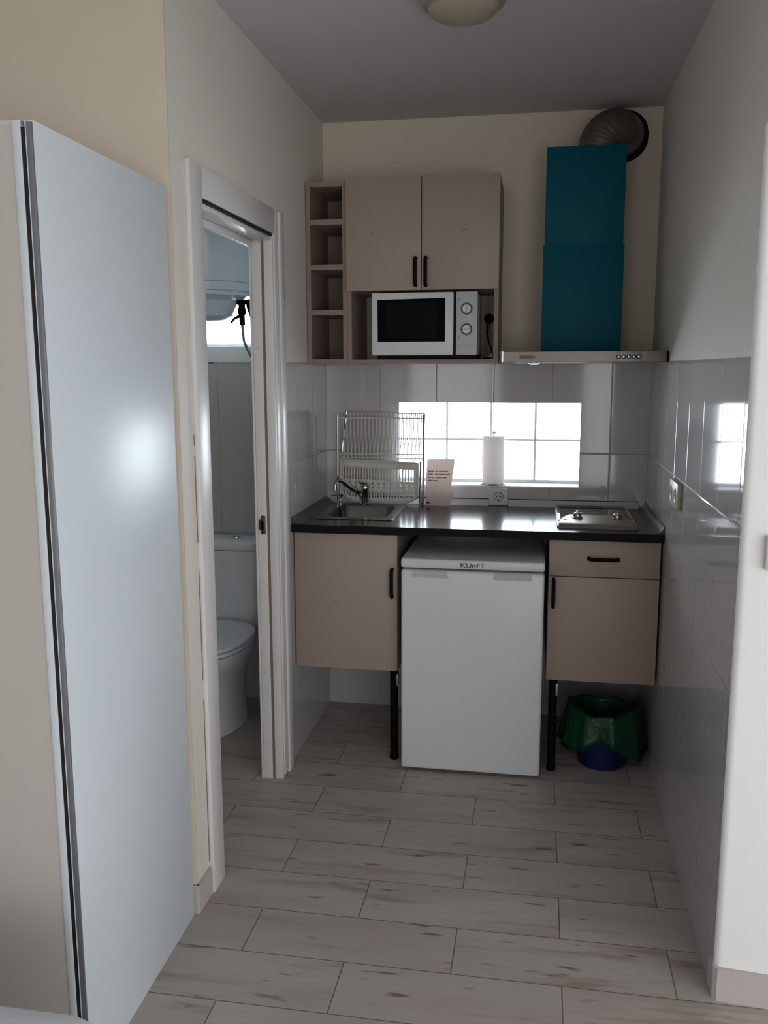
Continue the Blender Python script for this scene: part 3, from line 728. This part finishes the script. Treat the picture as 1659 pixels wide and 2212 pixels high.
for k in range(21):
    x = .088 + k*.0166
    b.tube([(x, -.030, 1.344), (x, -.052, 1.324), (x+.001, -.058, 1.25), (x+.001, -.054, 1.168), (x+.001, -.040, 1.148)], .0024, 6)
    b.tube([(x+.009, -.030, 1.344), (x+.006, -.027, 1.25), (x-.002, -.036, 1.168)], .0024, 6)
o = obj('wire_grid', b, RACKWHITE, t)

# perforated ivory basket leaning in the rack
b = B(); bm = b.bm
XL, XR, NB = .074, .418, 25
cols = []
for k in range(NB):
    a = XL+.014 + (XR-XL-.028)*k/NB; cols += [a, a+.0072]
cols = [XL] + cols + [XR]
rows = [.958, .982, 1.008, 1.022, 1.030, 1.040, 1.048, 1.060, 1.112, 1.142]
def bxz(x, z):
    zz = (z-.958)/(1.142-.958); xm = (XL+XR)/2
    corner = max(0.0, 1-zz*3.2); ax = abs(x-xm)/((XR-XL)/2)
    z2 = z + .030*corner*max(0, ax-.55)**2/.2025
    x2 = xm + (x-xm)*(1 - .035*corner**2*1.0 + .0*zz)
    return Vector((x2, -.066 + .012*zz + .008*max(0, ax-.86)/.14, z2 - .012*(x-XL)/(XR-XL)))
vg = {}
def gv(i, j):
    if (i, j) not in vg: vg[i, j] = bm.verts.new(bxz(cols[i], rows[j]))
    return vg[i, j]
for i in range(len(cols)-1):
    for j in range(len(rows)-1):
        hole = (i % 2 == 1) and (j in (1, 7) or (j in (3, 5) and (i//2) % 2 == 0)) and i < len(cols)-2
        if hole: continue
        bm.faces.new((gv(i, j), gv(i+1, j), gv(i+1, j+1), gv(i, j+1)))
o = obj('drainer_basket', b, BASKET, None, 50)
md_ = o.modifiers.new('thickness', 'SOLIDIFY'); md_.thickness = .0028; md_.offset = 0
tag(o, 'ivory slotted plastic basket leaning behind the tap', 'basket')
rim = B(); q = [bxz(x, 1.142) for x in [XL + (XR-XL)*k/20 for k in range(21)]]
rim.tube([Vector((XL, -.060, .99)), Vector((XL, -.056, 1.08))] + q + [Vector((XR, -.056, 1.07)), Vector((XR, -.060, .985))], .0042, 8)
r2_ = obj('rim', rim, BASKET, o)
rim = B().tube([bxz(XL+.004, 1.142), bxz(XL+.006, 1.142)+Vector((.001, 0, .014)), bxz(XL+.018, 1.142)+Vector((0, 0, .012)), bxz(XL+.022, 1.142)], .004, 8)
obj('hook', rim, BASKET, o)

# packet with printed lines
b = B(); nx, nz = 10, 14; V = {}
TLc, TRc, BRc, BLc = Vector((.4525, -.030, 1.149)), Vector((.574, -.030, 1.149)), Vector((.557, -.062, ZT+.002)), Vector((.4515, -.062, ZT+.002))
def pk(u, v, off):
    p = (BLc*(1-u)+BRc*u)*(1-v) + (TLc*(1-u)+TRc*u)*v
    bul = math.sin(PI*u)*math.sin(PI*min(1, v*1.15))*.010 if v < .87 else 0
    return p + Vector((.0015*math.sin(v*9), off*(.0015+bul), .0))
for sgn in (-1, 1):
    for i in range(nx+1):
        for j in range(nz+1):
            if (i, j) and sgn == 1 and (i in (0, nx) or j in (0, nz)): V[sgn, i, j] = V[-1, i, j]
            else: V[sgn, i, j] = b.bm.verts.new(pk(i/nx, j/nz, sgn))
    for i in range(nx):
        for j in range(nz):
            b.bm.faces.new((V[sgn, i, j], V[sgn, i+1, j], V[sgn, i+1, j+1], V[sgn, i, j+1]))
o = obj('paper_packet', b, PACKET, None, 60)
tag(o, 'pinkish white packet with lines of print leaning beside the dish rack', 'packet')
b = B()
for r, (words) in enumerate((((.06, .30), (.34, .44), (.47, .62), (.63, .82)), ((.06, .26), (.34, .44), (.47, .72), (.73, .90)), ((.06, .20), (.22, .34), (.40, .62), (.64, .80)), ((.08, .26), (.28, .50)))):
    v = .735 - r*.066
    for u0, u1 in words:
        n = max(3, int((u1-u0)/.030)); 
        for k in range(n):
            ua = u0 + (u1-u0)*k/n; ub = ua + (u1-u0)/n*.72
            a = pk(ua, v, -1) + Vector((0, -.0009, 0)); c = pk(ub, v, -1) + Vector((0, -.0009, 0))
            hh = .0030 if k % 2 else .0024
            b.bm.faces.new([b.bm.verts.new(w) for w in (a+Vector((0, 0, -hh)), c+Vector((0, 0, -hh)), c+Vector((0, -.0, hh)), a+Vector((0, -.0, hh)))])
obj('printed_lines', b, INK, o, None)
b = B(); a = pk(.10, .06, -1)
b.box(a.x-.008, a.x+.008, a.y-.0026, a.y-.0012, a.z-.003, a.z+.003).prism([(a.x-.008, a.z+.003), (a.x, a.z+.008), (a.x+.008, a.z+.003)], 'y', a.y-.0026, a.y-.0012)
obj('printed_symbol', b, INK, o, None)

# paper towel roll on its holder
t = thing('paper_towel_roll', 'paper towel roll on a stand on the kitchen window sill', 'paper towel', (.737, .062, KW[2]+.004))
z0 = KW[2]+.0042
obj('stand_base', B().lathe((.737, .062, z0), [(.058, 0), (.060, .002), (.057, .005), (.02, .007)], 32), CHROME, t)
obj('stand_rod', B().lathe((.737, .062, z0), [(.004, .005), (.004, .222), (.009, .224), (.010, .229), (.006, .234), (.001, .235)], 14), CHROME, t)
obj('paper_roll', B().lathe((.737, .062, z0), [(.014, .0075), (.0465, .0075), (.0475, .012), (.0470, .10), (.0465, .15), (.0470, .205), (.0460, .212), (.014, .212), (.014, .0075)], 36, cap=False), PAPER, t)
obj('loose_sheet', B().loft([[(.690, .060, z0+.0075), (.6895, .058, z0+.11), (.690, .060, z0+.21), (.6885, .085, z0+.21), (.683, .085, z0+.11), (.6885, .085, z0+.0075)], [(.691, .060, z0+.0075), (.6905, .058, z0+.11), (.691, .060, z0+.21), (.6895, .085, z0+.21), (.684, .085, z0+.11), (.6895, .085, z0+.0075)]]), PAPER, t)

# ------------------------------------------------------------ bin
bcx, bcy = 1.205, -.450
t = thing('waste_bin', 'blue plastic bucket bin on the floor under the drawer cabinet', 'bin', (bcx, bcy, 0))
obj('bucket', B().lathe((bcx, bcy, 0), [(.086, .0), (.094, .006), (.112, .165), (.116, .215), (.120, .217), (.118, .222), (.112, .217), (.092, .012), (.02, .010)], 40), BLUE, t)
b = B(); rings = []; NS = 72
def hem(a):  # a: angle, front is -y
    deg = math.degrees(a) % 360
    key = [(0, .06), (40, .05), (90, .10), (150, .10), (180, .085), (215, .075), (235, .095), (262, .128), (285, .105), (310, .070), (335, .035), (360, .06)]
    for (d0, v0), (d1, v1) in zip(key, key[1:]):
        if d0 <= deg <= d1:
            s = (deg-d0)/(d1-d0); s = s*s*(3-2*s); return v0+(v1-v0)*s
def topz(a): return .240 + .011*math.cos(2*a+.3) + .004*math.sin(7*a)
for k, (kind, f) in enumerate((('in', .02), ('in', .4), ('in', .75), ('in', .95), ('top', 0), ('top', .5), ('out', 0), ('out', .15), ('out', .35), ('out', .6), ('out', .8), ('out', 1))):
    L = []
    for i in range(NS):
        a = i*2*PI/NS; wob = .006*math.sin(9*a+1) + .005*math.sin(5*a) + .003*math.sin(17*a)
        if kind == 'in': r, z = .084 + .022*f, .03 + (topz(a)-.035)*f
        elif kind == 'top': r, z = .106+.012*f, topz(a) - .004*(1-f)
        else:
            side = .020*abs(math.cos(a))**3
            r = .126 + .018*f + wob*(.3+f) + side*(.4+f*.9); z = topz(a)-.004 + (hem(a)-topz(a)+.004)*f
        L.append((bcx + r*math.cos(a), bcy + r*math.sin(a), z))
    rings.append(L)
b.loft(rings, cap=False); b.bm.faces.new([v for v in list(b.bm.verts)[:NS]][::-1])
o = obj('bin_bag', b, BAG, None, 70); tag(o, 'green bin liner folded over the rim of the blue bucket', 'bin bag')
m_ = o.modifiers.new('thickness', 'SOLIDIFY'); m_.thickness = .0012

# ------------------------------------------------------------ bathroom
t = thing('toilet', 'white close-coupled toilet seen through the bathroom doorway', 'toilet', (-.42, -.35, 0))
def egg(cx, cyb, cyf, hw, z, n=40, p=2.3):
    out = []; cm = cyb + (cyf-cyb)*.42
    for k in range(n):
        a = k*2*PI/n; c, s = math.cos(a), math.sin(a)
        x = hw*math.copysign(abs(c)**(2/p), c); yy = math.copysign(abs(s)**(2/p), s)
        y = cm + (yy*(cyb-cm) if s > 0 else -yy*(cyf-cm))
        out.append((cx+x, y, z))
    return out
tcx = -.425
b = B()
b.loft([egg(tcx, -.14, -.500, .110, 0), egg(tcx, -.14, -.495, .108, .02), egg(tcx, -.16, -.500, .104, .12), egg(tcx, -.17, -.515, .108, .20), egg(tcx, -.18, -.56, .132, .27), egg(tcx, -.19, -.63, .165, .33), egg(tcx, -.20, -.675, .183, .375), egg(tcx, -.20, -.685, .187, .395), egg(tcx, -.22, -.66, .165, .398), egg(tcx, -.25, -.60, .12, .37), egg(tcx, -.3, -.5, .06, .30)])
obj('bowl', b, PORCELAIN, t, 50)
obj('seat', B().loft([egg(tcx, -.205, -.690, .188, .400), egg(tcx, -.205, -.694, .190, .405), egg(tcx, -.205, -.692, .189, .414), egg(tcx, -.205, -.68, .18, .417)]), PORCELAIN, t, 50)
obj('lid', B().loft([egg(tcx, -.200, -.686, .184, .4205), egg(tcx, -.198, -.694, .190, .423), egg(tcx, -.198, -.692, .188, .432), egg(tcx, -.205, -.66, .165, .439), egg(tcx, -.25, -.58, .10, .442)]), PORCELAIN, t, 50)
ci = B(); cxm, cyt = -.445, -.108
ci.loft([rrect(cxm, cyt, .155, .080, .04, .40), rrect(cxm, cyt, .170, .085, .04, .47), rrect(cxm, cyt, .176, .088, .04, .745)])
obj('cistern', ci, PORCELAIN, t, 50)
cl = obj('cistern_lid', B().loft([rrect(cxm, cyt, .178, .090, .04, .748), rrect(cxm, cyt, .181, .093, .04, .756), rrect(cxm, cyt, .180, .092, .04, .780), rrect(cxm, cyt, .165, .080, .035, .790), rrect(cxm, cyt, .08, .03, .02, .793)]), PORCELAIN, t, 50)
obj('flush_button', B().lathe((-.388, -.130, .789), [(.020, 0), (.020, .006), (.016, .009)], 24), CHROME, cl)
obj('neck', B().box(-.52, -.33, -.22, -.10, .30, .41, .02, 3), PORCELAIN, t)

t = thing('water_heater', 'pale grey-blue electric water heater hung high in the bathroom', 'water heater', (-.455, -.25, 1.75))
hc = (-.462, -.250, 0)
obj('tank', B().lathe(hc, [(.208, 1.882), (.210, 1.886), (.210, 2.46), (.19, 2.48), (.05, 2.485)], 56), HEATER, t)
obj('tank_band', B().lathe(hc, [(.2105, 1.846), (.2125, 1.850), (.2125, 1.878), (.209, 1.881)], 56), HEATER, t)
obj('bottom_cap', B().lathe(hc, [(.03, 1.731), (.09, 1.736), (.122, 1.752), (.138, 1.788), (.150, 1.812), (.185, 1.822), (.203, 1.830), (.206, 1.845)], 56), HEATER, t)
obj('wall_bracket', B().box(-.60, -.32, -.040, -.0005, 2.36, 2.42), GREYALU, t)
v = thing('safety_valve', 'black safety valve with a braided hose under the water heater', 'valve', (-.294, -.25, 1.72))
obj('valve_body', B().lathe((-.294, -.25, 0), [(.020, 1.8165), (.022, 1.810), (.022, 1.800), (.014, 1.797), (.014, 1.785), (.017, 1.783), (.017, 1.760), (.012, 1.757), (.012, 1.715)], 16), BLACKPL, v)
obj('lever', B().tube([(-.300, -.262, 1.752), (-.318, -.275, 1.742), (-.332, -.285, 1.722)], [.007, .006, .004], 8), BLACK, v)
obj('hose', B().tube([(-.294, -.25, 1.72), (-.293, -.25, 1.69), (-.289, -.248, 1.65), (-.279, -.243, 1.62), (-.264, -.235, 1.590), (-.245, -.225, 1.565), (-.215, -.20, 1.54), (-.17, -.12, 1.52), (-.16, -.02, 1.515)], .0062, 10), BRAID, v)
o = obj('hot_water_pipe', B().tube([(-.268, -.25, 1.818), (-.262, -.25, 1.79), (-.254, -.248, 1.75), (-.250, -.235, 1.71), (-.22, -.18, 1.67), (-.18, -.08, 1.66), (-.175, -.012, 1.66)], [.010, .012, .008, .007, .007, .007, .007], 10), BLACKPL)
tag(o, 'dark hot water pipe beside the safety valve under the water heater', 'pipe')
